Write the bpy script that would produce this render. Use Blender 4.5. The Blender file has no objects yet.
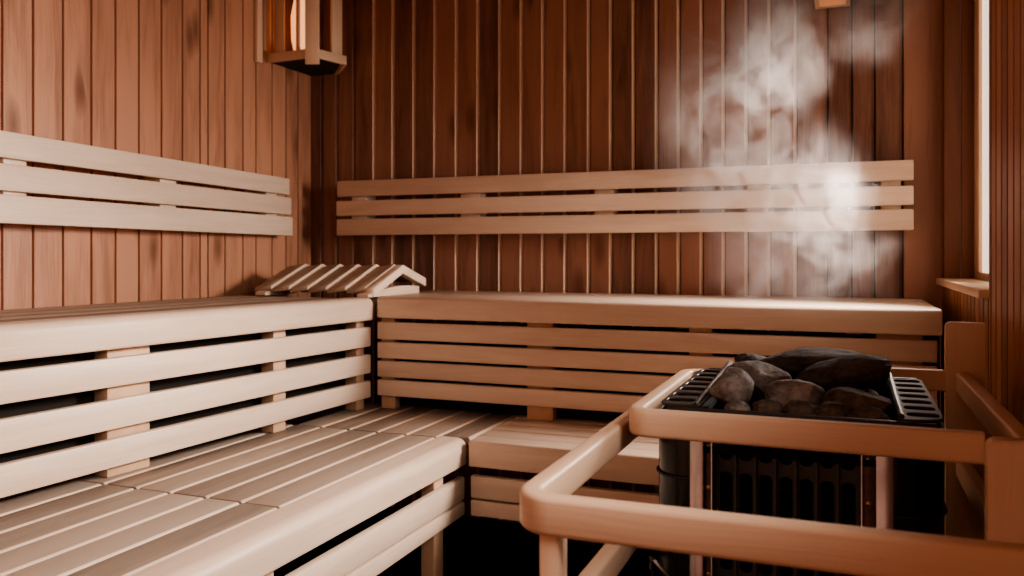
import bpy, bmesh, math, random
from mathutils import Vector, Matrix, noise as mnoise
random.seed(7)
S = bpy.context.scene
COL = S.collection
V = Vector
PI = math.pi
CAM_Z = 1.10

# ------------------------------------------------------------------ materials
def new_mat(name):
    m = bpy.data.materials.new(name); m.use_nodes = True
    nt = m.node_tree; b = nt.nodes['Principled BSDF']
    return m, nt, b

def N(nt, typ, **kw):
    n = nt.nodes.new(typ)
    for k, v in kw.items():
        if k in n.inputs: n.inputs[k].default_value = v
        else: setattr(n, k, v)
    return n

def ramp(nt, stops):
    r = nt.nodes.new('ShaderNodeValToRGB')
    e = r.color_ramp.elements
    while len(e) < len(stops): e.new(0.5)
    for i, (p, c) in enumerate(stops):
        e[i].position = p; e[i].color = (*c, 1) if len(c) == 3 else c
    return r

def wood(name, dark, light, knots=0.0, tint=0.25, rough=0.5, spec=0.35, stretch=11.0, bump=0.12, contrast=1.0, knotcol=(0.10, 0.035, 0.015)):
    """Grain runs along U (metres along the board); 'tint' is a random number per board."""
    m, nt, b = new_mat(name); L = nt.links
    uv = N(nt, 'ShaderNodeUVMap', uv_map='UVMap')
    at = N(nt, 'ShaderNodeAttribute', attribute_name='tint')
    wob = N(nt, 'ShaderNodeTexNoise', Scale=2.2, Detail=2.0)
    L.new(uv.outputs['UV'], wob.inputs['Vector'])
    mixw = N(nt, 'ShaderNodeVectorMath', operation='MULTIPLY_ADD')
    L.new(wob.outputs['Color'], mixw.inputs[0]); mixw.inputs[1].default_value = (0, 0.05, 0)
    L.new(uv.outputs['UV'], mixw.inputs[2])
    mp = N(nt, 'ShaderNodeMapping'); mp.inputs['Scale'].default_value = (1.1, stretch, 1)
    L.new(mixw.outputs[0], mp.inputs['Vector'])
    n1 = N(nt, 'ShaderNodeTexNoise', Scale=1.6, Detail=5.0, Roughness=0.6, Distortion=0.5)
    L.new(mp.outputs[0], n1.inputs['Vector'])
    mp2 = N(nt, 'ShaderNodeMapping'); mp2.inputs['Scale'].default_value = (4, 190, 1)
    L.new(mixw.outputs[0], mp2.inputs['Vector'])
    n2 = N(nt, 'ShaderNodeTexNoise', Scale=1.0, Detail=3.0, Roughness=0.7)
    L.new(mp2.outputs[0], n2.inputs['Vector'])
    # value = grain + tint
    a1 = N(nt, 'ShaderNodeMath', operation='MULTIPLY_ADD'); a1.inputs[1].default_value = 0.75 * contrast; a1.inputs[2].default_value = 0.5 - 0.375 * contrast
    L.new(n1.outputs['Fac'], a1.inputs[0])
    a2 = N(nt, 'ShaderNodeMath', operation='MULTIPLY_ADD'); a2.inputs[1].default_value = 0.35 * contrast
    L.new(n2.outputs['Fac'], a2.inputs[0]); L.new(a1.outputs[0], a2.inputs[2])
    t0 = N(nt, 'ShaderNodeMath', operation='SUBTRACT'); L.new(at.outputs['Fac'], t0.inputs[0]); t0.inputs[1].default_value = 0.5
    a3 = N(nt, 'ShaderNodeMath', operation='MULTIPLY_ADD'); a3.inputs[1].default_value = tint * 2
    L.new(t0.outputs[0], a3.inputs[0]); L.new(a2.outputs[0], a3.inputs[2])
    mid = tuple((x + y) / 2 for x, y in zip(dark, light))
    r = ramp(nt, [(0.25, dark), (0.62, mid), (1.0, light)])
    L.new(a3.outputs[0], r.inputs[0])
    col = r.outputs[0]
    if knots > 0:
        mk = N(nt, 'ShaderNodeMapping'); mk.inputs['Scale'].default_value = (3.2, 9.5, 1)
        L.new(mixw.outputs[0], mk.inputs['Vector'])
        vo = N(nt, 'ShaderNodeTexVoronoi', Scale=1.0, Randomness=1.0); vo.voronoi_dimensions = '2D'
        L.new(mk.outputs[0], vo.inputs['Vector'])
        kr = ramp(nt, [(0.0, (1, 1, 1)), (0.12, (0.75, 0.75, 0.75)), (0.3, (0, 0, 0))])
        L.new(vo.outputs['Distance'], kr.inputs[0])
        sel = N(nt, 'ShaderNodeSeparateColor'); L.new(vo.outputs['Color'], sel.inputs[0])
        gt = N(nt, 'ShaderNodeMath', operation='GREATER_THAN'); gt.inputs[1].default_value = 1 - knots
        L.new(sel.outputs[0], gt.inputs[0])
        km = N(nt, 'ShaderNodeMath', operation='MULTIPLY'); L.new(kr.outputs[0], km.inputs[0]); L.new(gt.outputs[0], km.inputs[1])
        km2 = N(nt, 'ShaderNodeMath', operation='MULTIPLY'); L.new(km.outputs[0], km2.inputs[0]); km2.inputs[1].default_value = 0.75
        mx = N(nt, 'ShaderNodeMix', data_type='RGBA')
        L.new(km2.outputs[0], mx.inputs[0]); L.new(col, mx.inputs[6]); mx.inputs[7].default_value = (*knotcol, 1)
        col = mx.outputs[2]
    L.new(col, b.inputs['Base Color'])
    b.inputs['Roughness'].default_value = rough
    b.inputs['Specular IOR Level'].default_value = spec
    bp = N(nt, 'ShaderNodeBump', Strength=bump, Distance=0.004)
    L.new(n2.outputs['Fac'], bp.inputs['Height']); L.new(bp.outputs[0], b.inputs['Normal'])
    return m

def plain(name, col, rough=0.5, metal=0.0, spec=0.5, var=0.0, scale=20, bump=0.0):
    m, nt, b = new_mat(name); L = nt.links
    b.inputs['Roughness'].default_value = rough; b.inputs['Metallic'].default_value = metal
    b.inputs['Specular IOR Level'].default_value = spec
    tc = N(nt, 'ShaderNodeTexCoord')
    n = N(nt, 'ShaderNodeTexNoise', Scale=scale, Detail=6.0, Roughness=0.6)
    L.new(tc.outputs['Object'], n.inputs['Vector'])
    lo = tuple(max(0, c * (1 - var)) for c in col); hi = tuple(min(1, c * (1 + var)) for c in col)
    r = ramp(nt, [(0.3, lo), (0.7, hi)]); L.new(n.outputs['Fac'], r.inputs[0]); L.new(r.outputs[0], b.inputs['Base Color'])
    if bump:
        bp = N(nt, 'ShaderNodeBump', Strength=bump, Distance=0.004)
        L.new(n.outputs['Fac'], bp.inputs['Height']); L.new(bp.outputs[0], b.inputs['Normal'])
    return m

M_BENCH = wood('pale_bench_wood', (0.54, 0.395, 0.295), (0.79, 0.63, 0.50), tint=0.16, rough=0.42, contrast=1.15)
M_TREAD = wood('worn_tread_wood', (0.20, 0.152, 0.122), (0.40, 0.315, 0.25), tint=0.38, rough=0.5, contrast=1.2)
M_RAIL = wood('alder_rail_wood', (0.56, 0.37, 0.245), (0.80, 0.58, 0.42), tint=0.08, rough=0.36, contrast=0.8)
M_BRACE = wood('bench_batten_wood', (0.50, 0.31, 0.19), (0.72, 0.50, 0.34), tint=0.15)
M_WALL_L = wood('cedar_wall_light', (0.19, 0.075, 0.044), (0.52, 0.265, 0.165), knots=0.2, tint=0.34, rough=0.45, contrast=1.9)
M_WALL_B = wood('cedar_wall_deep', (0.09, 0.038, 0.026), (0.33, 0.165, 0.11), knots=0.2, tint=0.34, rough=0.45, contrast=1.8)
M_JAMB = wood('jamb_wood', (0.10, 0.036, 0.018), (0.22, 0.09, 0.05), tint=0.2, rough=0.5)
M_LIT_EDGE = wood('window_lit_plank_edge', (0.74, 0.54, 0.39), (0.90, 0.70, 0.53), tint=0.1)  # paler wood that paints window light onto the back-wall chamfers
M_WALL_R = wood('red_wall_wood', (0.20, 0.075, 0.038), (0.42, 0.18, 0.09), tint=0.3, rough=0.45)
M_GAP = plain('dark_groove_and_shade', (0.012, 0.007, 0.004), rough=0.9)
M_HEAD = wood('headrest_wood', (0.28, 0.185, 0.13), (0.48, 0.35, 0.26), tint=0.18)
M_FLOOR = plain('dark_floor_stone', (0.03, 0.034, 0.026), rough=0.55, var=0.35, scale=6, bump=0.1)
M_CEIL = wood('ceiling_wood', (0.16, 0.06, 0.025), (0.30, 0.13, 0.06), tint=0.2)
M_BLACK = plain('black_heater_enamel', (0.006, 0.0065, 0.006), rough=0.22, spec=0.5, var=0.25, scale=30)
M_GRILLE = plain('black_grille_iron', (0.05, 0.055, 0.048), rough=0.45, var=0.25, scale=40)
M_VOID = plain('dark_grille_inside', (0.003, 0.0035, 0.0035), rough=0.9)
M_STEEL = plain('brushed_steel', (0.42, 0.44, 0.45), rough=0.24, metal=1.0, var=0.12, scale=15)
M_CHANNEL = plain('brown_steel_channel', (0.10, 0.06, 0.045), rough=0.4, metal=0.6, var=0.4, scale=25)
M_RIM = plain('grey_rim_metal', (0.05, 0.048, 0.045), rough=0.42, metal=0.6, var=0.3, scale=30)
M_BRASS = plain('dull_brass', (0.45, 0.3, 0.16), rough=0.35, metal=0.9)

def stone_mat(name, dark, light):
    m, nt, b = new_mat(name); L = nt.links
    tc = N(nt, 'ShaderNodeTexCoord')
    n = N(nt, 'ShaderNodeTexNoise', Scale=14.0, Detail=9.0, Roughness=0.68)
    n2 = N(nt, 'ShaderNodeTexNoise', Scale=90.0, Detail=5.0, Roughness=0.7)
    L.new(tc.outputs['Object'], n.inputs['Vector']); L.new(tc.outputs['Object'], n2.inputs['Vector'])
    a = N(nt, 'ShaderNodeMath', operation='MULTIPLY_ADD'); a.inputs[1].default_value = 0.5
    L.new(n2.outputs['Fac'], a.inputs[0]); L.new(n.outputs['Fac'], a.inputs[2])
    r = ramp(nt, [(0.58, dark), (0.74, tuple((x+y)/2 for x, y in zip(dark, light))), (0.92, light)])
    L.new(a.outputs[0], r.inputs[0]); L.new(r.outputs[0], b.inputs['Base Color'])
    b.inputs['Roughness'].default_value = 0.8; b.inputs['Specular IOR Level'].default_value = 0.25
    bp = N(nt, 'ShaderNodeBump', Strength=1.0, Distance=0.006)
    L.new(a.outputs[0], bp.inputs['Height']); L.new(bp.outputs[0], b.inputs['Normal'])
    return m
M_ST_GREY = stone_mat('grey_stone', (0.05, 0.046, 0.043), (0.36, 0.33, 0.30))
M_ST_DARK = stone_mat('dark_stone', (0.018, 0.0165, 0.015), (0.13, 0.118, 0.105))
M_ST_OLIVE = stone_mat('olive_stone', (0.034, 0.030, 0.024), (0.18, 0.155, 0.12))

def emit(name, col, strength):
    m, nt, b = new_mat(name)
    b.inputs['Base Color'].default_value = (*col, 1)
    b.inputs['Emission Color'].default_value = (*col, 1); b.inputs['Emission Strength'].default_value = strength
    return m
M_PANE = emit('bright_frosted_glass', (1.0, 0.84, 0.66), 1.1)
M_BULB = emit('warm_lamp_glass', (1.0, 0.42, 0.17), 1.3)

# ------------------------------------------------------------------ object helpers
def tag(o, label=None, cat=None, group=None, kind=None):
    if label: o['label'] = label
    if cat: o['category'] = cat
    if group: o['group'] = group
    if kind: o['kind'] = kind
    return o

def thing(name, loc, label, cat, group=None):
    o = bpy.data.objects.new(name, None); COL.objects.link(o)
    o.location = loc; o.empty_display_size = 0.05
    return tag(o, label, cat, group)

def world_loc(o):
    p = V((0, 0, 0))
    while o is not None:
        p = p + o.location; o = o.parent
    return p

def finish(name, bm, mat, parent=None, axis=None, tints=None, smooth=False, keep_uv=False):
    """bm is in world coordinates; the object's origin goes to the middle of its bounds."""
    lo = V((1e9,)*3); hi = V((-1e9,)*3)
    for v in bm.verts:
        for i in range(3):
            lo[i] = min(lo[i], v.co[i]); hi[i] = max(hi[i], v.co[i])
    c = (lo + hi) / 2
    bmesh.ops.recalc_face_normals(bm, faces=bm.faces[:])
    if not keep_uv:
        if axis is None:
            d = hi - lo; k = max(range(3), key=lambda i: d[i]); axis = V([1.0 if i == k else 0.0 for i in range(3)])
        set_uv(bm, V(axis).normalized(), c)
    bm.verts.ensure_lookup_table()
    me = bpy.data.meshes.new(name)
    for v in bm.verts: v.co -= c
    bm.to_mesh(me); 
    nface = len(bm.faces); bm.free()
    a = me.attributes.get('tint')
    if a is None:
        a = me.attributes.new('tint', 'FLOAT', 'FACE')
        t = random.random()
        a.data.foreach_set('value', [t] * nface)
    for m in (mat if isinstance(mat, (list, tuple)) else [mat]): me.materials.append(m)
    if smooth:
        for p in me.polygons: p.use_smooth = True
        try: me.set_sharp_from_angle(angle=math.radians(38))
        except Exception: pass
    o = bpy.data.objects.new(name, me); COL.objects.link(o)
    if parent is not None:
        o.parent = parent; o.location = c - world_loc(parent)
    else: o.location = c
    return o

def set_uv(bm, ax, c, off=None, faces=None):
    uv = bm.loops.layers.uv.get('UVMap') or bm.loops.layers.uv.new('UVMap')
    up = V((0, 0, 1)) if abs(ax.z) < 0.9 else V((1, 0, 0))
    b = ax.cross(up).normalized(); d = ax.cross(b).normalized()
    if off is None: off = (random.uniform(0, 50), random.uniform(0, 50))
    for f in (faces if faces is not None else bm.faces):
        for l in f.loops:
            p = l.vert.co - c
            l[uv].uv = (p.dot(ax) + off[0], p.dot(b) + p.dot(d) + off[1])

def bevel(bm, w, seg=2, edges=None):
    if w > 0:
        bmesh.ops.bevel(bm, geom=(edges or bm.edges[:]), offset=w, segments=seg, profile=0.5, affect='EDGES', clamp_overlap=True)

def hexa(front, back):
    bm = bmesh.new()
    f = [bm.verts.new(p) for p in front]; b = [bm.verts.new(p) for p in back]
    bm.faces.new(f); bm.faces.new(b[::-1])
    n = len(f)
    for i in range(n):
        j = (i + 1) % n
        bm.faces.new((f[i], b[i], b[j], f[j]))
    return bm

def board(name, mat, parent, quad, depth, bev=0.004, axis=None, seg=2):
    """quad: 4 world points of the front face (bl, br, tr, tl); depth: vector to the back face."""
    q = [V(p) for p in quad]; d = V(depth)
    bm = hexa(q, [p + d for p in q]); bevel(bm, bev, seg)
    return finish(name, bm, mat, parent, axis=axis or (q[1] - q[0]), smooth=True)

def box(name, mat, parent, lo, hi, bev=0.003, axis=None, seg=2):
    (x0, y0, z0), (x1, y1, z1) = lo, hi
    bm = hexa([V((x0, y0, z0)), V((x1, y0, z0)), V((x1, y0, z1)), V((x0, y0, z1))],
              [V((x0, y1, z0)), V((x1, y1, z0)), V((x1, y1, z1)), V((x0, y1, z1))])
    bevel(bm, bev, seg)
    return finish(name, bm, mat, parent, axis=axis, smooth=True)

def loft(name, mat, parent, rings, axis=None, closed=True, cap=True, smooth=True):
    """rings: lists of world points, same length; sides between successive rings."""
    bm = bmesh.new()
    R = [[bm.verts.new(p) for p in r] for r in rings]
    n = len(R[0])
    for a, b in zip(R, R[1:]):
        for i in range(n if closed else n - 1):
            j = (i + 1) % n
            bm.faces.new((a[i], a[j], b[j], b[i]))
    if cap and closed:
        bm.faces.new(R[0][::-1]); bm.faces.new(R[-1])
    return finish(name, bm, mat, parent, axis=axis, smooth=smooth)

def rrect(w0, w1, h0, h1, r, seg=4):
    """rounded rectangle profile in (a, b); r = radius, or 4 radii (w0h0, w1h0, w1h1, w0h1)."""
    rr = r if isinstance(r, (list, tuple)) else [r] * 4
    cs = [(w0, h0, 1, 1, PI), (w1, h0, -1, 1, 1.5*PI), (w1, h1, -1, -1, 0), (w0, h1, 1, -1, 0.5*PI)]
    out = []
    for (x, y, sx, sy, a0), q in zip(cs, rr):
        if q <= 1e-5: out.append((x, y)); continue
        for k in range(seg + 1):
            a = a0 + 0.5 * PI * k / seg
            out.append((x + sx*q + q*math.cos(a), y + sy*q + q*math.sin(a)))
    return out

def nosing(name, mat, parent, p0, p1, inward, prof, endround=0.004, pale_lit_edge=False):
    """Sweep a profile (a along inward, b up) from p0 to p1 with slightly rounded ends."""
    p0, p1, inw = V(p0), V(p1), V(inward)
    L = (p1 - p0).length; d = (p1 - p0) / L
    ca = sum(a for a, b in prof) / len(prof); cb = sum(b for a, b in prof) / len(prof)
    rings = []
    wa = max(a for a, b in prof) - min(a for a, b in prof); wb = max(b for a, b in prof) - min(b for a, b in prof)
    def ring(p, shrink):
        fa = max(0.05, 1 - 2*shrink/wa); fb = max(0.05, 1 - 2*shrink/wb)
        return [p + inw*(ca + (a-ca)*fa) + V((0, 0, cb + (b-cb)*fb)) for a, b in prof]
    e = endround
    for t, s in ((0, e), (0.3*e, 0.29*e), (e, 0)): rings.append(ring(p0 + d*t, s))
    for t, s in ((e, 0), (0.3*e, 0.29*e), (0, e)): rings.append(ring(p1 - d*t, s))
    o = loft(name, [mat, M_BENCH] if pale_lit_edge else mat, parent, rings, axis=d)
    if pale_lit_edge:                                    # unfinished room-side arris, paler than the worn top; caught light is painted in too
        for f in o.data.polygons:
            if f.normal.dot(inw) > 0.25: f.material_index = 1
    return o

def sweep_rail(name, mat, parent, path, w, z0, z1, r=0.005, axis=None):
    """Horizontal rail: path = outer line, inner side lies to the right of travel by w."""
    P = [V((x, y, 0)) for x, y in path]
    prof = rrect(0, w, z0, z1, r, 3)
    rings = []; us = []; acc = 0
    for i, p in enumerate(P):
        t1 = (P[i] - P[i-1]).normalized() if i > 0 else None
        t2 = (P[i+1] - P[i]).normalized() if i < len(P)-1 else None
        n1 = V((t1.y, -t1.x, 0)) if t1 else None; n2 = V((t2.y, -t2.x, 0)) if t2 else None
        if n1 and n2:
            n = (n1 + n2).normalized(); n = n / max(0.3, n.dot(n1))
        else: n = n1 or n2
        if i: acc += (P[i]-P[i-1]).length
        us.append(acc)
        rings.append([p + n*a + V((0, 0, b)) for a, b in prof])
    bm = bmesh.new()
    R = [[bm.verts.new(p) for p in r_] for r_ in rings]
    uv = bm.loops.layers.uv.new('UVMap'); n = len(prof)
    per = [0]
    for i in range(n):
        a, b = prof[i], prof[(i+1) % n]; per.append(per[-1] + math.hypot(a[0]-b[0], a[1]-b[1]))
    o = random.uniform(0, 40)
    for k in range(len(R)-1):
        for i in range(n):
            j = (i+1) % n
            f = bm.faces.new((R[k][i], R[k][j], R[k+1][j], R[k+1][i]))
            for l, q in zip(f.loops, ((us[k], per[i]), (us[k], per[i+1]), (us[k+1], per[i+1]), (us[k+1], per[i]))):
                l[uv].uv = (q[0] + o, q[1] + o)
    for rr in (R[0][::-1], R[-1]):
        f = bm.faces.new(rr)
        for l in f.loops: l[uv].uv = (o, l.vert.co.z + o)
    return finish(name, bm, mat, parent, keep_uv=True, smooth=True)

def arc(cx, cy, r, a0, a1, n=7):
    return [(cx + r*math.cos(a0 + (a1-a0)*k/n), cy + r*math.sin(a0 + (a1-a0)*k/n)) for k in range(n+1)]

def tube(name, mat, parent, pts, r, seg=10, axis=None):
    P = [V(p) for p in pts]; rings = []
    up = V((0, 0, 1))
    for i, p in enumerate(P):
        t = (P[min(i+1, len(P)-1)] - P[max(i-1, 0)]).normalized()
        s = t.cross(up)
        if s.length < 0.05: s = t.cross(V((1, 0, 0)))
        s.normalize(); q = s.cross(t)
        rings.append([p + s*r*math.cos(2*PI*k/seg) + q*r*math.sin(2*PI*k/seg) for k in range(seg)])
    return loft(name, mat, parent, rings, axis=axis)

def plate(name, mat, parent, outer, holes, thick, mtx, axis=None):
    """Flat plate with holes (2-D outlines), thickness centred, placed by matrix mtx."""
    cu = bpy.data.curves.new(name, 'CURVE'); cu.dimensions = '2D'; cu.fill_mode = 'BOTH'; cu.extrude = thick/2
    for pts in [outer] + holes:
        sp = cu.splines.new('POLY'); sp.points.add(len(pts)-1); sp.use_cyclic_u = True
        for q, p in zip(sp.points, pts): q.co = (p[0], p[1], 0, 1)
    tmp = bpy.data.objects.new('tmp', cu); COL.objects.link(tmp)
    dg = bpy.context.evaluated_depsgraph_get(); dg.update()
    me = bpy.data.meshes.new_from_object(tmp.evaluated_get(dg))
    bpy.data.objects.remove(tmp); bpy.data.curves.remove(cu)
    bm = bmesh.new(); bm.from_mesh(me); bpy.data.meshes.remove(me)
    bmesh.ops.remove_doubles(bm, verts=bm.verts[:], dist=1e-5)
    bm.transform(mtx)
    return finish(name, bm, mat, parent, axis=axis)

def slot_pts(cx, cy, w, h, r, seg=4):
    return rrect(cx-w/2, cx+w/2, cy-h/2, cy+h/2, min(r, w/2-1e-4, h/2-1e-4), seg)

# ------------------------------------------------------------------ the room
X_L, X_R, Y_B, Z_C = -2.25, 0.30, 3.20, 2.36
Y_F = -1.2          # the room goes on behind the camera

def struct(o): o['kind'] = 'structure'; return o

fl = struct(box('floor', M_FLOOR, None, (X_L-0.12, Y_F, -0.06), (X_R+0.2, Y_B+0.12, 0.0), bev=0))
ce = struct(box('ceiling', M_CEIL, None, (X_L-0.12, Y_F, Z_C), (X_R+0.2, Y_B+0.12, Z_C+0.06), bev=0, axis=(1, 0, 0)))

def plank_wall(name, org, ax, nrm, joints, z0, z1, mats, cham_lo, cham_hi, depth, gap, edge_hi_mat=0, edge_until=1e9, zranges=None, tints=None, edge_from=-1e9):
    """Boarded wall, one mesh. joints along 'ax' from 'org'; nrm points into the room.
    Every board has a chamfer on its low and high side; the groove bottom is dark."""
    bm = bmesh.new(); tl = bm.faces.layers.float.new('tint')
    org, ax, nrm = V(org), V(ax), V(nrm)
    uvl = bm.loops.layers.uv.new('UVMap')
    def face(pts, mi, t, off):
        f = bm.faces.new([bm.verts.new(p) for p in pts]); f.material_index = mi; f[tl] = t
        for l in f.loops:
            p = l.vert.co - org
            l[uvl].uv = (p.z + off[0], p.dot(ax) + p.dot(nrm) + off[1])
    def P(a, z, d): return org + ax*a + nrm*d + V((0, 0, z - org.z))
    for i, (a, b) in enumerate(zip(joints, joints[1:])):
        t = random.random() if not tints or i not in tints else tints[i]
        off = (random.uniform(0, 60), random.uniform(0, 60))
        zr = zranges(a, b) if zranges else [(z0, z1)]
        for (za, zb) in zr:
            a1, b1 = a + gap/2, b - gap/2
            face([P(a1+cham_lo, za, 0), P(b1-cham_hi, za, 0), P(b1-cham_hi, zb, 0), P(a1+cham_lo, zb, 0)], 0, t, off)
            if cham_lo > 0: face([P(a1, za, -depth), P(a1+cham_lo, za, 0), P(a1+cham_lo, zb, 0), P(a1, zb, -depth)], 0, t, off)
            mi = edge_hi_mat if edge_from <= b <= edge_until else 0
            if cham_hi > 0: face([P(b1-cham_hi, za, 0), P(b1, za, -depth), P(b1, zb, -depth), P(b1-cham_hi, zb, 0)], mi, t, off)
            face([P(b1, za, -depth), P(b1+gap, za, -depth), P(b1+gap, zb, -depth), P(b1, zb, -depth)], len(mats)-1, t, off)
    # backing, so that no light leaks through
    for (za, zb) in ([(z0, z1)] if not zranges else []):
        face([P(joints[0], za, -0.06), P(joints[-1], za, -0.06), P(joints[-1], zb, -0.06), P(joints[0], zb, -0.06)], len(mats)-1, 0.5, (0, 0))
    # note: normals are set by winding; make them point into the room
    for f in bm.faces:
        f.normal_update()
        if f.normal.dot(nrm) < 0: f.normal_flip()
    me = bpy.data.meshes.new(name); bm.to_mesh(me); bm.free()
    for m in mats: me.materials.append(m)
    o = bpy.data.objects.new(name, me); COL.objects.link(o)
    return struct(o)

# back wall: boards about 10 cm wide, window light on their edges painted in as paler wood
bj = [-2.36, -2.19, -2.109, -2.021, -1.919, -1.824, -1.721, -1.62, -1.519, -1.42, -1.321, -1.226, -1.133, -1.038, -0.941, -0.851, -0.76, -0.67,
      -0.586, -0.5, -0.419, -0.336, -0.255, -0.164, -0.06, 0.02, 0.094, 0.183, 0.31]
plank_wall('wall_back', (0, Y_B, 0), (1, 0, 0), (0, -1, 0), bj, 0, Z_C, [M_WALL_B, M_LIT_EDGE, M_GAP], 0.002, 0.0105, 0.012, 0.004, 1, -0.15, edge_from=-1.95)
# left wall
lj = [-1.2 + 0.1*k for k in range(29)] + [1.699, 1.798, 1.901, 2.006, 2.102, 2.201, 2.303, 2.404, 2.494, 2.536, 2.63, 2.735, 2.815, 2.919, 3.014, 3.1, 3.2]
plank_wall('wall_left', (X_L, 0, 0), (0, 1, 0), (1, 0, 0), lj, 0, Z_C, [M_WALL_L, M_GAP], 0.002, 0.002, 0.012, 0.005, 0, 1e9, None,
           {37: 0.97, 30: 0.55, 31: 0.6, 32: 0.5, 33: 0.85, 34: 0.6, 35: 0.5, 36: 0.5, 38: 0.55, 40: 0.8, 42: 0.7})
# right wall, with the window opening
WY0, WY1, WZ0, WZ1 = 2.17, 3.10, 1.02, 2.06
rj = sorted(set([round(Y_F + 0.068*k, 4) for k in range(int((WY0-Y_F)/0.068)+1)] + [WY0] + [round(WY0 + 0.93/13*k, 4) for k in range(1, 14)] + [Y_B]))
rj = [a for i, a in enumerate(rj) if i == 0 or a - rj[i-1] > 0.02]
def rz(a, b):
    if a >= WY0 - 1e-3 and b <= WY1 + 1e-3: return [(0, WZ0-0.02), (WZ1, Z_C)]
    return [(0, Z_C)]
plank_wall('wall_right', (X_R, 0, 0), (0, 1, 0), (-1, 0, 0), rj, 0, Z_C, [M_WALL_R, M_GAP], 0.004, 0.004, 0.012, 0.008, 0, 1e9, rz)

# window: jambs lined with boards, sill, frame and bright frosted pane
wr = thing('window_1', (X_R+0.06, (WY0+WY1)/2, WZ0), 'window in the right wall with a bright frosted pane', 'window'); struct(wr)
del wr['category']
XP = X_R + 0.10
for k in range(2):
    a, b_ = X_R + 0.052*k, X_R + 0.052*(k+1) - 0.003
    box('window_jamb', M_JAMB, wr, (a, WY1, WZ0-0.02), (b_, WY1+0.03, WZ1), bev=0.002, axis=(0, 0, 1))
box('window_jamb', M_JAMB, wr, (X_R+0.012, WY0-0.03, WZ0-0.02), (XP+0.02, WY0, WZ1), bev=0.002, axis=(0, 0, 1))
box('window_head', M_WALL_R, wr, (X_R+0.012, WY0-0.03, WZ1), (XP+0.02, WY1+0.03, WZ1+0.03), bev=0.002, axis=(0, 1, 0))
sill = box('window_sill', M_RAIL, wr, (X_R-0.022, WY0-0.015, WZ0-0.021), (XP+0.02, WY1+0.02, WZ0), bev=0.003, axis=(0, 1, 0))
fr = box('window_frame', M_RAIL, wr, (XP-0.012, WY0, WZ0), (XP+0.015, WY1, WZ0+0.022), bev=0.002, axis=(0, 1, 0))
box('window_stile', M_RAIL, wr, (XP-0.012, WY1-0.10, WZ0+0.022), (XP-0.001, WY1-0.001, WZ1), bev=0.002, axis=(0, 0, 1))
pane = box('window_pane', M_PANE, wr, (XP, WY0, WZ0+0.022), (XP+0.006, WY1, WZ1), bev=0)

# ------------------------------------------------------------------ benches
ZU, ZL = 0.946, 0.550
P_far, P_near = V((-1.548, 2.575, 0)), V((-1.668, 1.25, 0))
dirL = (P_near - P_far).normalized()                 # along the front of the left upper bench, towards the camera
inL = V((dirL.y, -dirL.x, 0));  inL = inL if inL.x < 0 else -inL
def onL(t, z, inset=0.0):                            # t = metres from the inner corner
    p = P_far + dirL*t + inL*inset; return V((p.x, p.y, z))
TL = 2.15
# ---- left upper bench
ub = thing('sauna_bench', (-1.9, 1.6, 0), 'pale wooden upper bench along the left wall with a thick rounded front edge', 'bench', 'upper benches')
prof = rrect(0, 0.085, -0.079, 0.0, [0.006, 0.004, 0.004, 0.022], 5)
nosing('front_rail', M_BENCH, ub, onL(0.004, ZU), onL(TL, ZU+0.004), inL, prof, 0.006)
for k in range(4):                                   # seat boards behind the nosing
    a0 = 0.088 + k*0.128
    wfar = 0.125; 
    q = [onL(0.02, ZU-0.025, a0), onL(TL, ZU-0.022, a0), onL(TL, ZU-0.001, a0), onL(0.02, ZU-0.004, a0)]
    w = 0.125
    if k == 3: w = 0.14
    x_end = onL(0.02, 0, a0 + w).x
    back = []
    for p in q:
        b_ = p + inL*w
        if b_.x < X_L + 0.004: b_.x = X_L + 0.004
        back.append(b_)
    bm = hexa(q, back); bevel(bm, 0.003, 2)
    finish('seat_board', bm, M_TREAD, ub, axis=dirL, smooth=True)
for (zf0, zf1, zn0, zn1) in ((0.773, 0.843, 0.777, 0.848), (0.679, 0.746, 0.671, 0.745), (0.593, 0.653, 0.576, 0.648)):
    q = [onL(0.0, zf0, 0.012), onL(1.355, zn0, 0.012), onL(1.355, zn1, 0.012), onL(0.0, zf1, 0.012)]
    # carry the same slope on to the near end
    ext = (TL)/1.355
    q[1] = q[0] + (q[1]-q[0])*ext; q[2] = q[3] + (q[2]-q[3])*ext
    board('slat', M_BENCH, ub, q, inL*0.024, bev=0.005)
for t, w in ((0.003, 0.045), (0.405, 0.055), (0.912, 0.125), (1.75, 0.12)):
    # a post behind the slats: front face towards the room, down to the floor
    q = [onL(t, ZL+0.001, 0.040), onL(t+w, ZL+0.001, 0.040), onL(t+w, ZU-0.03, 0.040), onL(t, ZU-0.03, 0.040)]
    board('post', M_BRACE, ub, q, inL*0.05, bev=0.003, axis=(0, 0, 1))
    q = [onL(t, ZU-0.088, 0.092), onL(t+0.045, ZU-0.088, 0.092), onL(t+0.045, ZU-0.028, 0.092), onL(t, ZU-0.028, 0.092)]
    board('bearer', M_BRACE, ub, q, inL*0.38, bev=0.002, axis=inL)

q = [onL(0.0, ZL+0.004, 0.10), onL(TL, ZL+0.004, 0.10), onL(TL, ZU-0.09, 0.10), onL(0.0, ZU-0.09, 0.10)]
board('gap_shade_sheet', M_GAP, ub, q, inL*0.006, bev=0)  # black sheet added to stand in for shade behind the slats
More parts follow.
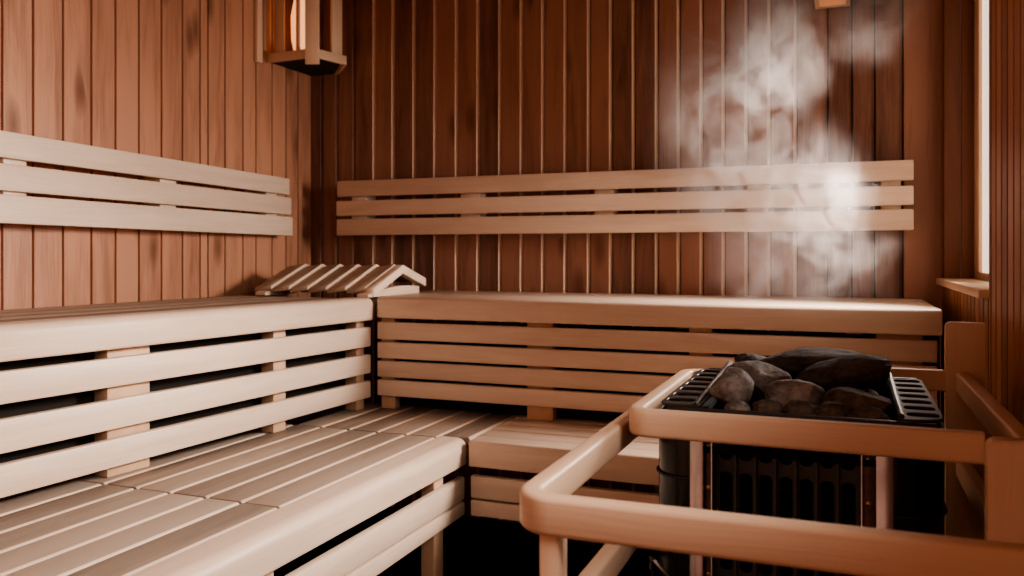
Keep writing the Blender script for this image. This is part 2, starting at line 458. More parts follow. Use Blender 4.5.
# ---- back upper bench
XB0, XB1, YB = -1.538, 0.247, 2.575
bb = thing('sauna_bench', (-0.65, 2.87, 0), 'pale wooden upper bench along the back wall with four slats below its front edge', 'bench', 'upper benches')
prof = rrect(0, 0.09, -0.071, 0.002, [0.004, 0.004, 0.004, 0.011], 4)
nosing('front_rail', M_BENCH, bb, (XB0, YB, ZU), (XB1, YB, ZU), V((0, 1, 0)), prof, 0.007)
for k in range(4):
    y0 = YB + 0.093 + k*0.133
    box('seat_board', M_BENCH, bb, (-1.63 + 0.0*k, y0, ZU-0.026), (XB1-0.004, min(y0+0.129, Y_B-0.006), ZU), bev=0.003, axis=(1, 0, 0))
for z0, z1 in ((0.799, 0.860), (0.732, 0.789), (0.666, 0.723), (0.600, 0.656)):
    box('slat', M_BENCH, bb, (XB0-0.005, YB+0.012, z0), (XB1-0.012, YB+0.034, z1), bev=0.004, axis=(1, 0, 0))
for x0, x1 in ((-1.54, -1.485), (-0.985, -0.893), (-0.45, -0.38), (0.08, 0.20)):
    box('post', M_BRACE, bb, (x0, YB+0.036, ZL+0.001), (x1, YB+0.075, ZU-0.03), bev=0.003, axis=(0, 0, 1))
box('gap_shade_sheet', M_GAP, bb, (-1.60, YB+0.09, ZL+0.004), (XB1-0.01, YB+0.096, ZU-0.09), bev=0)  # painted shade behind the back bench slats, an added black sheet
for x0 in (-1.2, -0.5, 0.0):
    box('bearer', M_BRACE, bb, (x0, YB+0.10, ZU-0.085), (x0+0.045, Y_B-0.01, ZU-0.028), bev=0.002, axis=(0, 1, 0))

# ---- left lower bench
XF = -1.05
lb = thing('sauna_bench', (-1.35, 1.4, 0), 'wide lower bench at the left with brown seat boards and a rounded pale front edge', 'bench', 'lower benches')
YS1, YS2, YN = 1.510, 2.262, 0.45
xs = [-1.75, -1.65, -1.548, -1.446, -1.342, -1.243, -1.140]
for k in range(6):
    for (ya, yb) in ((YN, YS1-0.003), (YS1+0.003, YS2-0.004)):
        nosing('seat_board', M_TREAD, lb, (xs[k]+0.0025, ya, ZL), (xs[k]+0.0025, yb, ZL), V((1, 0, 0)),
               rrect(0, xs[k+1]-xs[k]-0.005, -0.027, 0.0, [0.002, 0.002, 0.009, 0.002], 3), 0.003, True)
nosing('front_rail', M_BENCH, lb, (XF, YN, ZL), (XF, 2.285, ZL), V((-1, 0, 0)), rrect(0, 0.087, -0.078, 0.002, [0.006, 0.003, 0.003, 0.030], 6), 0.012)
board('slat', M_BENCH, lb, [(XF-0.006, YN, 0.368), (XF-0.006, 2.278, 0.368), (XF-0.006, 2.278, 0.437), (XF-0.006, YN, 0.437)], (-0.024, 0, 0), bev=0.006)
board('slat', M_BENCH, lb, [(XF-0.006, YN, 0.31), (XF-0.006, 2.278, 0.322), (XF-0.006, 2.278, 0.362), (XF-0.006, YN, 0.362)], (-0.024, 0, 0), bev=0.005)
for y0 in (2.125, 1.35, 0.55):
    box('leg', M_BRACE, lb, (XF-0.075, y0, 0), (XF-0.032, y0+0.062, 0.518), bev=0.005, axis=(0, 0, 1))
for y0 in (1.475, 2.20):
    box('bearer', M_BRACE, lb, (-1.70, y0, 0.462), (XF-0.09, y0+0.05, 0.521), bev=0.003, axis=(1, 0, 0))

# ---- corner section and back part of the lower bench
lc = thing('sauna_bench', (-0.6, 2.45, 0), 'narrow lower bench in front of the back wall bench, running behind the heater', 'bench', 'lower benches')
xc = [-1.648, -1.545, -1.443, -1.342, -1.241, -1.140, -1.043]
for k in range(6):
    nosing('corner_board', M_TREAD, lc, (xc[k]+0.0025, YS2+0.004 if k < 5 else 2.291, ZL), (xc[k]+0.0025, 2.76, ZL), V((1, 0, 0)),
           rrect(0, xc[k+1]-xc[k]-0.005, -0.027, 0.0, [0.002, 0.002, 0.009, 0.002], 3), 0.003, True)
XE = 0.285
ys = [2.334, 2.432, 2.530, 2.628, 2.726]
for k in range(4):
    nosing('seat_board', M_BENCH, lc, (-1.038, ys[k]+0.002, ZL), (XE, ys[k]+0.002, ZL), V((0, 1, 0)),
           rrect(0, ys[k+1]-ys[k]-0.014, -0.027, 0.0, [0.002, 0.002, 0.003, 0.006], 3), 0.003)
nosing('front_rail', M_BENCH, lc, (-1.034, 2.250, ZL), (XE, 2.250, ZL), V((0, 1, 0)), rrect(0, 0.082, -0.076, 0.001, [0.004, 0.004, 0.004, 0.008], 4), 0.006)
box('slat', M_BENCH, lc, (-1.030, 2.258, 0.380), (XE, 2.282, 0.446), bev=0.004)
box('slat', M_BENCH, lc, (-1.030, 2.258, 0.328), (XE, 2.282, 0.374), bev=0.004)
for x0 in (-0.28, 0.15):
    box('leg', M_BRACE, lc, (x0, 2.284, 0), (x0+0.05, 2.33, 0.52), bev=0.003, axis=(0, 0, 1))
for x0 in (-1.62, -1.12):
    box('bearer', M_BRACE, lc, (x0, 2.30, 0.462), (x0+0.05, 2.74, 0.521), bev=0.003, axis=(0, 1, 0))

# ------------------------------------------------------------------ backrests
br = thing('wall_mounted_backrest', (-0.92, 3.15, 1.178), 'long three-slat wooden backrest on the back wall, partly behind the steam', 'backrest', 'bench backrests')
for z0, z1, dx in ((1.347, 1.415, 0.004), (1.264, 1.329, 0.0), (1.180, 1.250, 0.002)):
    box('slat', M_BENCH, br, (-2.052+dx, 3.098, z0), (0.210, 3.122, z1), bev=0.004, axis=(1, 0, 0))
for x0, x1 in ((-1.99, -1.915), (-1.47, -1.385), (-0.901, -0.826), (-0.33, -0.255), (0.111, 0.173)):
    box('batten', M_BENCH, br, (x0, 3.124, 1.185), (x1, 3.198, 1.405), bev=0.003, axis=(0, 0, 1))
bl = thing('wall_mounted_backrest', (-2.19, 1.7, 1.18), 'pale three-slat wooden backrest on the left wall above the upper bench', 'backrest', 'bench backrests')
def lback(zn0, zn1, zf0, zf1, yf):
    n = V((-2.13, 1.602, 0)); f_ = V((-2.165, 2.941, 0)); d = f_ - n
    def at(y, za, zb):
        t = (y - n.y) / d.y; p = n + d*t; return V((p.x, p.y, za + (zb-za)*t))
    board('slat', M_BENCH, bl, [at(0.5, zn0, zf0), at(yf, zn0, zf0), at(yf, zn1, zf1), at(0.5, zn1, zf1)], (-0.024, 0, 0), bev=0.004)
lback(1.363, 1.436, 1.347, 1.415, 2.925); lback(1.273, 1.347, 1.264, 1.337, 2.938); lback(1.184, 1.263, 1.176, 1.256, 2.948)
for y0, y1 in ((0.9, 0.98), (1.632, 1.704), (2.217, 2.292), (2.80, 2.87)):
    xx = -2.13 - 0.035*(y0-1.602)/1.339
    box('batten', M_BENCH, bl, (X_L+0.002, y0, 1.195), (xx-0.026, y1, 1.412), bev=0.003, axis=(0, 0, 1))

# ------------------------------------------------------------------ headrest
hx0, hx1 = -2.075, -1.555
hd = thing('headrest', (-1.8, 2.78, ZU), 'slatted wooden tent-shaped headrest lying on the upper bench in the corner', 'headrest')
YFt, YRg, YBk = 2.585, 2.80, 2.985
zf, zr, zb = ZU+0.028, ZU+0.109, ZU+0.054
nsl = 7
for k in range(nsl):
    last = (k == nsl-1)
    pit_ = (hx1-0.034-hx0)/(nsl-1)
    x0 = hx0 + pit_*k; x1 = x0 + (pit_-0.002 if not last else 0.034)
    th = 0.014 if not last else 0.030
    up = -0.003 if not last else 0.004
    # front slope board and its rear slope counterpart as one bent slat each
    sl = V((0, YRg-YFt, zr-zf)).normalized(); nn = V((0, -sl.z, sl.y))
    f0 = V((x0, YFt, zf+up)); f1 = V((x0, YRg, zr+up)); b1 = V((x0, YBk, zb+up))
    t = V((0, 0, -th*1.08))
    prof = [f0, f1, b1, b1+t, f1+t, f0+t]
    tilt = V((0.0, 0, 0.010 if not last else 0))   # each slat leans a little, its right edge higher
    bm = bmesh.new()
    A = [bm.verts.new(p) for p in prof]; B = [bm.verts.new(p + V((x1-x0, 0, 0)) + tilt) for p in prof]
    def q(*i): bm.faces.new(i)
    for L_ in (A, B):
        q(L_[0], L_[1], L_[4], L_[5]); q(L_[1], L_[2], L_[3], L_[4])
    for i in range(6):
        j = (i+1) % 6; q(A[i], A[j], B[j], B[i])
    bevel(bm, 0.002, 1)
    ob = finish('end_frame' if last else 'slat', bm, [M_HEAD, M_BENCH] if not last else M_BENCH, hd, axis=(0, 0.94, 0.34), smooth=True)
    if not last:                                     # window light on the side facing it, painted as paler wood
        for f in ob.data.polygons:
            if f.normal.x > 0.3 and abs(f.normal.z) < 0.9: f.material_index = 1
# curved foot boards lying on the bench
for x0 in (hx1-0.05, hx0+0.03):
    rings = []
    for i in range(9):
        u = i/8; y = YFt-0.03 + (YBk-0.02-YFt)*u
        zc = ZU + 0.004 + 0.022*math.sin(PI*min(1, u*0.75))
        rings.append([V((x0, y, ZU+0.001)), V((x0+0.045, y, ZU+0.001)), V((x0+0.045, y, zc+0.008)), V((x0, y, zc+0.008))])
    loft('foot_board', M_BENCH, hd, rings, axis=(0, 1, 0))
box('prop', M_HEAD, hd, (-1.81, YRg-0.02, ZU+0.001), (-1.77, YRg+0.02, zr-0.02), bev=0.002, axis=(0, 0, 1))

# ------------------------------------------------------------------ corner lamps
lp = thing('wall_lamp', (X_L, 3.0, 1.90), 'slatted wooden corner lamp glowing warm, upper left where two walls meet', 'lamp', 'slatted wall lamps')
LA, LU, LR, LW = V((-2.238, 2.875, 0)), V((-2.0, 2.862, 0)), V((-1.957, 3.035, 0)), V((-2.10, 3.192, 0))
ZS0, ZS1 = 1.897, 2.30
def lamp_bar(nm, p, q, z0, z1, th, mat=M_RAIL, ax=None):
    d = (q - p).normalized(); n = V((-d.y, d.x, 0))
    board(nm, mat, lp, [V((p.x, p.y, z0)), V((q.x, q.y, z0)), V((q.x, q.y, z1)), V((p.x, p.y, z1))], n*th, bev=0.002, axis=ax)
lamp_bar('bottom_frame', LA, LU, ZS0, ZS0+0.038, 0.014)
lamp_bar('bottom_frame', LU, LR, ZS0, ZS0+0.038, 0.014)
lamp_bar('bottom_frame', LR, LW, ZS0, ZS0+0.038, 0.014)
cu = V((-2.002, 2.850, 0)); dr = V((0.929, 0.370, 0))
lamp_bar('shade_slat', cu - dr*0.028, cu + dr*0.028, ZS0-0.030, ZS1, 0.016, ax=(0, 0, 1))
for a, b, t0, t1 in ((LA, LU, 0.10, 0.29), (LA, LU, 0.56, 0.62), (LU, LR, 0.62, 0.94), (LR, LW, 0.55, 0.75)):
    n_ = V((-(b-a).y, (b-a).x, 0)).normalized()*0.015
    lamp_bar('shade_slat', a + (b-a)*t0 + n_, a + (b-a)*t1 + n_, ZS0+0.01, ZS1, 0.012, ax=(0, 0, 1))
bm = hexa([V((p.x, p.y, ZS0+0.004)) for p in (V((-2.236, 2.90, 0)), V((-2.02, 2.885, 0)), V((-1.985, 3.03, 0)), V((-2.12, 3.18, 0)), V((-2.236, 3.18, 0)))],
          [V((p.x, p.y, ZS0+0.014)) for p in (V((-2.236, 2.90, 0)), V((-2.02, 2.885, 0)), V((-1.985, 3.03, 0)), V((-2.12, 3.18, 0)), V((-2.236, 3.18, 0)))])
finish('bottom_board', bm, M_GAP, lp)
box('wall_mount', M_RAIL, lp, (X_L+0.003, 2.80, ZS0-0.012), (X_L+0.020, 2.833, ZS1), bev=0.002, axis=(0, 0, 1))
box('wall_mount', M_RAIL, lp, (X_L+0.003, 2.85, ZS0+0.045), (X_L+0.016, 2.865, ZS1), bev=0.002, axis=(0, 0, 1))
rings = []
for z, r_ in ((0.03, 0.012), (0.05, 0.025), (0.1, 0.036), (0.2, 0.038), (0.27, 0.025), (0.30, 0.012)):
    rings.append([V((-2.135 + r_*math.cos(a*PI/8), 2.955 + r_*math.sin(a*PI/8), ZS0 + z)) for a in range(16)])
loft('bulb', M_BULB, lp, rings)

lp = thing('wall_lamp', (-0.045, 3.10, 2.0), 'slatted lamp on the back wall, only its glowing bottom edge in view above the steam', 'lamp', 'slatted wall lamps')
for i, x in enumerate((-0.098, -0.062, -0.040, -0.008)):
    box('shade_slat', M_RAIL, lp, (x, 3.0, 1.975), (x+0.012, 3.014, 2.25), bev=0.002, axis=(0, 0, 1))
box('bottom_frame', M_JAMB, lp, (-0.102, 2.995, 1.962), (0.014, 3.02, 1.974), bev=0.002)
box('bulb', M_BULB, lp, (-0.082, 3.03, 1.99), (-0.006, 3.10, 2.2), bev=0.015, seg=3)
box('back_board', M_RAIL, lp, (-0.102, 3.165, 1.975), (0.014, 3.198, 2.25), bev=0.002, axis=(0, 0, 1))
for x in (-0.102, -0.001):
    box('side_board', M_RAIL, lp, (x, 3.02, 1.975), (x+0.015, 3.165, 2.25), bev=0.002, axis=(0, 0, 1))

# ------------------------------------------------------------------ heater guard
ZR1, ZR0 = 0.860, 0.817            # upper rails
ZQ1, ZQ0 = 0.690, 0.647            # lower rails
XG, WG = -0.3165, 0.0245           # outer face of the left side, rail thickness
YFr, YCr = 0.790, 1.275            # outer face of the front rail and of the cross rail before the heater
hg = thing('heater_guard', (0.0, 1.3, 0), 'rounded wooden guard railing around the black sauna heater', 'heater guard')
# outer front loop, a little lower and wider than the inner one: left side, rounded corner, front rail
ZB1, ZB0, XB_, YB_, WB = 0.8265, 0.782, -0.3600, 0.889, 0.0270
rc = 0.050
path = [(XB_, 1.70)] + [(XB_, YB_+rc)] + arc(XB_+rc, YB_+rc, rc, PI, 1.5*PI, 8)[1:] + [(X_R-0.004, YB_+0.006)]
sweep_rail('front_rail', M_RAIL, hg, path[::-1], WB, ZB0, ZB1, 0.0065)
# upper inner loop: left side beside the heater, rounded corner, cross rail
rc2 = 0.040
XA = -0.3205
path = [(XA, 1.735), (XA, YCr+rc2)] + arc(XA+rc2, YCr+rc2, rc2, PI, 1.5*PI, 8)[1:] + [(0.172, YCr)]
sweep_rail('cross_rail', M_RAIL, hg, path[::-1], WG, ZR0, ZR1, 0.006)
# rear rail behind the stones
sweep_rail('rear_rail', M_RAIL, hg, ([(XA, 1.7352)] + arc(XA+0.05, 1.7352, 0.05, PI, 0.5*PI, 7)[1:] + [(-0.10, 1.795), (-0.06, 1.812), (-0.02, 1.93), (0.02, 1.957), (0.206, 1.957)]), 0.0245, ZR0, ZR1, 0.005)
# right side rails along the wall
for z0, z1 in ((ZR0, ZR1), (ZQ0, ZQ1)):
    box('side_rail', M_RAIL, hg, (0.208, 1.265, z0), (0.2335, 1.93, z1), bev=0.005, axis=(0, 1, 0), seg=3)
# lower rails
sweep_rail('lower_rail', M_RAIL, hg, ([(XB_, 1.45), (XB_, YB_+rc)] + arc(XB_+rc, YB_+rc, rc, PI, 1.5*PI, 8)[1:] + [(X_R-0.004, YB_+0.006)])[::-1], WB, 0.591, 0.639, 0.0065)
# boards against the wall and posts
def round_board(x0, x1, y0, y1, z0, z1, r):
    pr = rrect(x0, x1, z0, z1, [0.001, 0.001, 0.001, r], 5)
    rings = [[V((a, y, b)) for a, b in pr] for y in (y0, y1)]
    bm = bmesh.new(); R = [[bm.verts.new(p) for p in q_] for q_ in rings]; n = len(pr)
    for i in range(n): bm.faces.new((R[0][i], R[0][(i+1) % n], R[1][(i+1) % n], R[1][i]))
    bm.faces.new(R[0][::-1]); bm.faces.new(R[1])
    bevel(bm, 0.003, 2, [e for e in bm.edges if abs(e.verts[0].co.y - e.verts[1].co.y) < 1e-6])
    return finish('mounting_board', bm, M_RAIL, hg, axis=(0, 0, 1), smooth=True)
round_board(0.190, 0.262, 1.932, 1.956, 0.0, 0.960, 0.010)
round_board(0.170, 0.296, 1.236, 1.262, 0.0, 0.860, 0.012)
box('post', M_RAIL, hg, (-0.324, 0.897, 0), (-0.301, 0.933, ZB0+0.003), bev=0.0028, axis=(0, 0, 1))
box('post', M_RAIL, hg, (XA+0.001, 1.69, 0), (XA+0.023, 1.722, ZR0+0.003), bev=0.003, axis=(0, 0, 1))

# ------------------------------------------------------------------ heater
ht = thing('sauna_heater', (-0.07, 1.56, 0), 'black sauna heater with steel front strips and a slotted rim full of stones', 'heater')
HX0, HX1, HY0, HY1, HZ = -0.286, 0.136, 1.328, 1.755, 0.845
def side_panel(path, nm='side_panel'):
    rings = []
    pr = []
    t = 0.004
    P = [V((x, y, 0)) for x, y in path]; inner = []
    for i, p in enumerate(P):
        tv = (P[min(i+1, len(P)-1)] - P[max(i-1, 0)]).normalized(); n = V((-tv.y, tv.x, 0)); inner.append(p + n*t)
    ring2 = P + inner[::-1]
    bm = bmesh.new(); lo = [bm.verts.new(p + V((0, 0, 0.09))) for p in ring2]; hi = [bm.verts.new(p + V((0, 0, HZ))) for p in ring2]
    n = len(ring2)
    for i in range(n): bm.faces.new((lo[i], lo[(i+1) % n], hi[(i+1) % n], hi[i]))
    m = len(P)
    for i in range(m-1):
        for L_ in (lo, hi): bm.faces.new((L_[i], L_[i+1], L_[n-2-i], L_[n-1-i]))
    return finish(nm, bm, M_BLACK, ht, axis=(0, 0, 1), smooth=True)
r1 = 0.050
pl = [(-0.226, HY0)] + arc(HX0+r1, HY0+r1, r1, -PI/2, -PI, 10) + [(HX0, HY1)]
side_panel(pl[::-1])
r2 = 0.070
prt = [(0.063, HY0)] + arc(HX1-r2, HY0+r2, r2, -PI/2, 0, 10) + [(HX1, HY1)]
side_panel(prt)
box('back_panel', M_BLACK, ht, (HX0+0.005, HY1-0.006, 0.09), (HX1-0.005, HY1, HZ), bev=0.002)
box('base', M_BLACK, ht, (-0.25, HY0+0.05, 0.0), (0.10, HY1-0.05, 0.09), bev=0.004)
# thin bright band round each side
zb_ = 0.735
for pth, zz in ((pl, 0.748), (prt, 0.722)):
    out = []
    for x, y in pth: out.append((x + (-0.002 if x < -0.1 else 0.002), y - 0.002 if y < HY1-0.01 else y, zz))
    tube('band', M_RIM, ht, out, 0.0022, 8)
# steel strips and screw channels
for x0, x1, cx0, cx1 in ((-0.2275, -0.2055, -0.205, -0.194), (0.040, 0.064, 0.0215, 0.0395)):
    box('steel_strip', M_STEEL, ht, (x0, HY0-0.006, 0.09), (x1, HY0+0.010, HZ), bev=0.002, axis=(0, 0, 1))
    ch = box('screw_channel', M_CHANNEL, ht, (cx0, HY0+0.006, 0.09), (cx1, HY0+0.016, HZ), bev=0.001, axis=(0, 0, 1))
    xe = cx1 if cx1 < 0 else cx0
    box('channel_edge', M_STEEL, ch, (xe-0.0012, HY0-0.002, 0.09), (xe+0.0012, HY0+0.016, HZ), bev=0.0004, axis=(0, 0, 1))
    for zz in (0.800, 0.735, 0.67, 0.60):
        cx = (cx0+cx1)/2
        rings = [[V((cx + rr*math.cos(a*PI/6), yy, zz + rr*math.sin(a*PI/6))) for a in range(12)] for rr, yy in ((0.004, HY0+0.007), (0.004, HY0+0.003), (0.0025, HY0+0.002))]
        loft('screw', M_BRASS, ch, rings)
# grille
gx0, gx1 = -0.194, 0.0215
cols = 7; pit = (gx1-gx0-0.006)/cols
holes = []
for c in range(cols):
    cx = gx0 + 0.003 + pit*(c+0.5)
    for z0, z1 in ((0.775, 0.838), (0.60, 0.756), (0.42, 0.58), (0.24, 0.40), (0.12, 0.22)):
        holes.append(slot_pts(cx, (z0+z1)/2, 0.0195, z1-z0, 0.008))
mt = Matrix.Translation(V((0, HY0+0.034, 0))) @ Matrix.Rotation(PI/2, 4, 'X')
gr = plate('grille', M_GRILLE, ht, [(gx0, 0.09), (gx1, 0.09), (gx1, HZ), (gx0, HZ)], holes, 0.006, mt, axis=(0, 0, 1))
for c in range(1, cols):
    cx = gx0 + 0.003 + pit*c
    box('rib', M_GRILLE, gr, (cx-0.0025, HY0+0.022, 0.10), (cx+0.0025, HY0+0.031, HZ-0.002), bev=0.0015, axis=(0, 0, 1))
box('inner_lining', M_VOID, ht, (gx0, HY0+0.06, 0.09), (gx1, HY0+0.065, HZ), bev=0)
# slotted rim
ZRim = 0.862
def slot_strip(x0, x1, y0, y1, n, flip):
    hs = []
    p = (y1-y0-0.02)/n
    for i in range(n):
        hs.append(slot_pts((x0+x1)/2 + (0.004 if flip else -0.004), y0+0.012+p*(i+0.5), (x1-x0)*0.72, p*0.60, 0.011))
    r = 0.02
    o = rrect(x0, x1, y0, y1, [r, 0.002, 0.002, r] if not flip else [0.002, r+0.02, r, 0.002], 5)
    return plate('slotted_rim', M_RIM, ht, o, hs, 0.005, Matrix.Translation(V((0, 0, ZRim))))
slot_strip(-0.275, -0.212, 1.322, 1.755, 7, False)
slot_strip(0.070, 0.131, 1.322, 1.755, 7, True)
box('rim_lip', M_RIM, ht, (-0.262, 1.318, ZRim-0.022), (0.118, 1.326, ZRim-0.001), bev=0.002)
box('rim_lip', M_RIM, ht, (-0.262, 1.748, ZRim-0.03), (0.125, 1.756, ZRim+0.004), bev=0.002)
for x, za, zb2 in ((-0.219, 0.862, 0.880), (0.0735, 0.866, 0.872)):
    tube('basket_bar', M_RIM, ht, [(x, 1.328, za), (x, 1.50, za+(zb2-za)*0.4), (x+0.002, 1.735, zb2), (x+0.006, 1.75, zb2-0.012)], 0.0052, 8)
bm = hexa([V((-0.212, 1.33, 0.80)), V((0.07, 1.33, 0.80)), V((0.07, 1.745, 0.80)), V((-0.212, 1.745, 0.80))],
          [V((-0.212, 1.33, 0.79)), V((0.07, 1.33, 0.79)), V((0.07, 1.745, 0.79)), V((-0.212, 1.745, 0.79))])
finish('stone_tray', bm, M_VOID, ht)
for xa, xb in ((-0.285, -0.212), (0.07, 0.139)):
    box('rim_trough', M_VOID, ht, (xa+0.012, 1.345, 0.83), (xb-0.006, 1.745, 0.84), bev=0)
tube('cable', M_STEEL, ht, [(HX0+0.01, 1.335, 0.56), (HX0-0.003, 1.325, 0.60), (HX0-0.0035, 1.325, 0.617), (HX0+0.004, 1.318, 0.615), (HX0+0.02, 1.315, 0.60), (HX0+0.035, 1.32, 0.585)], 0.003, 8)

# ------------------------------------------------------------------ stones
def stone(c, r, rot, mat, seed, label, flats=5, sub=5):
    rnd = random.Random(seed)
    bm = bmesh.new(); bmesh.ops.create_icosphere(bm, subdivisions=sub, radius=1.0)
    planes = []
    for _ in range(flats):
        n = V((rnd.gauss(0, 1), rnd.gauss(0, 1), rnd.gauss(0, 1))).normalized(); planes.append((n, rnd.uniform(0.62, 0.86)))
    o = V((seed*3.1, seed*1.7, seed*0.9))
    for v in bm.verts:
        p = v.co.copy()
        for n, d in planes:
            e = p.dot(n) - d
            if e > 0: p -= n * e * 0.82
        k = 1 + 0.13*mnoise.noise(p*1.3 + o) + 0.05*mnoise.noise(p*3.1 + o) + 0.028*mnoise.noise(p*9 + o)
        v.co = V((p.x*r[0], p.y*r[1], p.z*r[2])) * k * 1.06
    R = Matrix.Rotation(math.radians(rot[2]), 4, 'Z') @ Matrix.Rotation(math.radians(rot[1]), 4, 'Y') @ Matrix.Rotation(math.radians(rot[0]), 4, 'X')
    bm.transform(Matrix.Translation(V(c)) @ R)
    ob = finish('heater_stone', bm, mat, None)
    for p_ in ob.data.polygons: p_.use_smooth = True
    tag(ob, label, 'stone', 'stones on the heater')
    return ob
F_, CX_, HY_ = 840.0, 512.0, 254.0
STONES = [
    # centre, radii, rotation, material, label
    ((-0.060, 1.650, 0.900), (0.098, 0.055, 0.024), (0, -3, 4), M_ST_DARK, 'long flat dark stone at the top rear of the heap'),
    ((-0.004, 1.520, 0.897), (0.074, 0.050, 0.028), (0, -13, 14), M_ST_DARK, 'large smooth dark egg-shaped stone at the top of the heap, tilted up to the right'),
    ((-0.172, 1.420, 0.876), (0.034, 0.050, 0.034), (0, 14, 6), M_ST_GREY, 'angular grey stone at the left end of the heap beside the slotted rim'),
    ((-0.140, 1.515, 0.884), (0.050, 0.048, 0.028), (0, 6, -10), M_ST_GREY, 'pale grey flat-topped stone behind the angular left stone'),
    ((-0.077, 1.410, 0.872), (0.047, 0.040, 0.026), (0, -2, 5), M_ST_GREY, 'rounded block-like grey stone in the middle of the front row'),
    ((0.014, 1.405, 0.870), (0.048, 0.042, 0.022), (0, 3, 8), M_ST_OLIVE, 'wide olive-brown stone at the right of the front row'),
    ((0.045, 1.640, 0.884), (0.026, 0.034, 0.020), (0, 5, 0), M_ST_DARK, 'small dark stone at the right rear beside the rim bar'),
    ((0.038, 1.51, 0.859), (0.020, 0.032, 0.016), (0, 10, 20), M_ST_OLIVE, 'olive stone tucked under the right end of the egg-shaped stone'),
    ((-0.168, 1.690, 0.882), (0.042, 0.040, 0.022), (0, 5, 0), M_ST_DARK, 'dark stone at the rear left corner behind the pale grey one'),
    ((-0.158, 1.350, 0.857), (0.019, 0.016, 0.014), (0, 0, 0), M_ST_GREY, 'smallest pebble at the front left, leftmost of the front pebbles'),
    ((-0.113, 1.352, 0.859), (0.026, 0.017, 0.016), (0, 4, 0), M_ST_OLIVE, 'flat dark pebble at the front below the block-like grey stone, second from the left'),
    ((-0.064, 1.352, 0.860), (0.024, 0.017, 0.017), (0, 3, 0), M_ST_OLIVE, 'domed dark pebble in the middle of the front pebbles'),
    ((-0.018, 1.352, 0.860), (0.026, 0.017, 0.016), (0, 2, 0), M_ST_OLIVE, 'dark pebble at the front below the gap between grey and olive stones'),
    ((0.030, 1.352, 0.857), (0.028, 0.017, 0.014), (0, -4, 0), M_ST_OLIVE, 'brownish pebble at the front right, rightmost of the front pebbles'),
]
for i, (c, r, rot, m, lab) in enumerate(STONES):
    stone(c, r, rot, m, 11+i*3, lab, flats=({0: 1, 1: 0}.get(i, 6)))

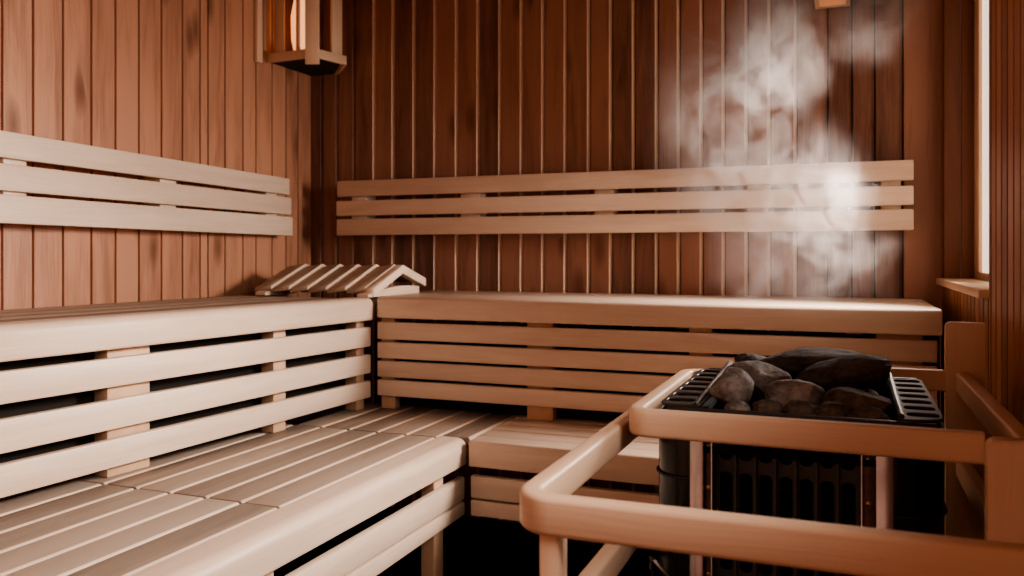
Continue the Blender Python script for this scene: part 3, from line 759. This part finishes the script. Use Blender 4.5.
# ------------------------------------------------------------------ steam
def steam():
    bm = bmesh.new()
    lo, hi = V((-0.85, 2.28, 0.955)), V((0.29, 2.98, 2.1))
    bmesh.ops.create_cube(bm, size=1.0)
    for v in bm.verts: v.co = V(((v.co.x+0.5)*(hi.x-lo.x)+lo.x, (v.co.y+0.5)*(hi.y-lo.y)+lo.y, (v.co.z+0.5)*(hi.z-lo.z)+lo.z))
    m = bpy.data.materials.new('steam_vapour'); m.use_nodes = True; nt = m.node_tree; L = nt.links
    nt.nodes.clear()
    out = N(nt, 'ShaderNodeOutputMaterial')
    vol = N(nt, 'ShaderNodeVolumePrincipled')
    vol.inputs['Color'].default_value = (0.68, 0.61, 0.58, 1)
    vol.inputs['Anisotropy'].default_value = 0.15
    L.new(vol.outputs[0], out.inputs['Volume'])
    geo = N(nt, 'ShaderNodeNewGeometry')
    # swirl the coordinates
    nz = N(nt, 'ShaderNodeTexNoise', Scale=4.0, Detail=2.0)
    L.new(geo.outputs['Position'], nz.inputs['Vector'])
    wa = N(nt, 'ShaderNodeVectorMath', operation='MULTIPLY_ADD')
    L.new(nz.outputs['Color'], wa.inputs[0]); wa.inputs[1].default_value = (0.30, 0.30, 0.30)
    L.new(geo.outputs['Position'], wa.inputs[2])
    mp = N(nt, 'ShaderNodeMapping'); mp.inputs['Scale'].default_value = (1.0, 1.0, 0.75); mp.inputs['Location'].default_value = (0.3, 1.7, 0.2)
    L.new(wa.outputs[0], mp.inputs['Vector'])
    fb = N(nt, 'ShaderNodeTexNoise', Scale=11.0, Detail=6.0, Roughness=0.62, Distortion=1.2)
    L.new(mp.outputs[0], fb.inputs['Vector'])
    # blobs: centre, radii, weight, noise share
    wb = N(nt, 'ShaderNodeVectorMath', operation='MULTIPLY_ADD')
    L.new(nz.outputs['Color'], wb.inputs[0]); wb.inputs[1].default_value = (0.16, 0.16, 0.16)
    sub = N(nt, 'ShaderNodeVectorMath', operation='ADD'); sub.inputs[1].default_value = (-0.08, -0.08, -0.08)
    L.new(geo.outputs['Position'], sub.inputs[0]); L.new(sub.outputs[0], wb.inputs[2])
    acc = None
    for c, r, w in BLOBS:
        s_ = N(nt, 'ShaderNodeVectorMath', operation='SUBTRACT'); s_.inputs[1].default_value = c
        L.new(wb.outputs[0], s_.inputs[0])
        d_ = N(nt, 'ShaderNodeVectorMath', operation='DIVIDE'); d_.inputs[1].default_value = r
        L.new(s_.outputs[0], d_.inputs[0])
        ln = N(nt, 'ShaderNodeVectorMath', operation='LENGTH'); L.new(d_.outputs[0], ln.inputs[0])
        mr = N(nt, 'ShaderNodeMapRange', interpolation_type='SMOOTHSTEP')
        mr.inputs['From Min'].default_value = 1.0; mr.inputs['From Max'].default_value = 0.1
        mr.inputs['To Min'].default_value = 0.0; mr.inputs['To Max'].default_value = w
        L.new(ln.outputs['Value'], mr.inputs['Value'])
        if acc is None: acc = mr.outputs[0]
        else:
            ad = N(nt, 'ShaderNodeMath', operation='ADD'); L.new(acc, ad.inputs[0]); L.new(mr.outputs[0], ad.inputs[1]); acc = ad.outputs[0]
    fr_ = N(nt, 'ShaderNodeMapRange'); fr_.inputs['From Min'].default_value = 0.44; fr_.inputs['From Max'].default_value = 0.68
    fr_.inputs['To Min'].default_value = 0.03; fr_.inputs['To Max'].default_value = 1.0
    L.new(fb.outputs['Fac'], fr_.inputs['Value'])
    mu = N(nt, 'ShaderNodeMath', operation='MULTIPLY'); L.new(acc, mu.inputs[0]); L.new(fr_.outputs[0], mu.inputs[1])
    sc = N(nt, 'ShaderNodeMath', operation='MULTIPLY'); L.new(mu.outputs[0], sc.inputs[0]); sc.inputs[1].default_value = STEAM_DENSITY
    L.new(sc.outputs[0], vol.inputs['Density'])
    o = finish('steam', bm, m, None)
    tag(o, 'white steam rising in wisps before the back wall, over the bench behind the heater', 'steam', kind='stuff')
    return o
STEAM_DENSITY = 15.0
BLOBS = [((-0.22, 2.60, 1.70), (0.22, 0.18, 0.27), 1.5),
         ((-0.38, 2.60, 1.55), (0.24, 0.18, 0.40), 0.40),
         ((0.05, 2.60, 1.79), (0.20, 0.12, 0.16), 0.60),
         ((-0.03, 2.60, 1.28), (0.15, 0.13, 0.13), 0.5),
         ((-0.24, 2.60, 1.30), (0.36, 0.18, 0.26), 0.34),
         ((-0.14, 2.60, 1.08), (0.34, 0.18, 0.22), 0.34)]
steam()

# ------------------------------------------------------------------ light
def area(name, loc, target, sx, sy, power, col, spread=180):
    l = bpy.data.lights.new(name, 'AREA'); l.shape = 'RECTANGLE'; l.size = sx; l.size_y = sy
    l.energy = power; l.color = col; l.spread = math.radians(spread)
    o = bpy.data.objects.new(name, l); COL.objects.link(o); o.location = loc
    o.rotation_euler = (V(target) - V(loc)).to_track_quat('-Z', 'Y').to_euler()
    return o
area('window_light', (XP-0.004, (WY0+WY1)/2, 1.40), (XP-2.0, (WY0+WY1)/2 - 1.05, 0.85), 0.40, 0.45, 48, (1.0, 0.87, 0.78), 100)
area('foreground_fill', (0.285, 0.72, 1.35), (-1.9, 0.85, 0.65), 0.6, 0.7, 18, (1.0, 0.88, 0.79), 105)  # added unseen light, brightens the foreground and the left bench
area('ceiling_fill', (-0.6, 0.0, 2.33), (-0.75, 1.6, 0.4), 1.2, 0.8, 3, (1.0, 0.66, 0.42))  # added weak warm fill below the ceiling, no lamp hangs there
w = bpy.data.worlds.new('warm_room'); S.world = w; w.use_nodes = True
bg = w.node_tree.nodes['Background']; bg.inputs[0].default_value = (1.0, 0.46, 0.315, 1); bg.inputs[1].default_value = 0.84

# ------------------------------------------------------------------ camera
cd = bpy.data.cameras.new('camera'); cam = bpy.data.objects.new('camera', cd); COL.objects.link(cam)
cam.location = (0, 0, CAM_Z)
cam.rotation_euler = (PI/2, 0, math.atan(334/840))
cd.sensor_width = 36; cd.lens = 36*840/1024; cd.shift_y = -34/1024
cd.clip_start = 0.05
cd.dof.use_dof = True; cd.dof.focus_distance = 1.75; cd.dof.aperture_fstop = 5.0
S.camera = cam
S.view_settings.view_transform = 'AgX'
S.view_settings.look = 'AgX - Medium High Contrast'
S.view_settings.exposure = -0.05
S.cycles.volume_step_rate = 1.0
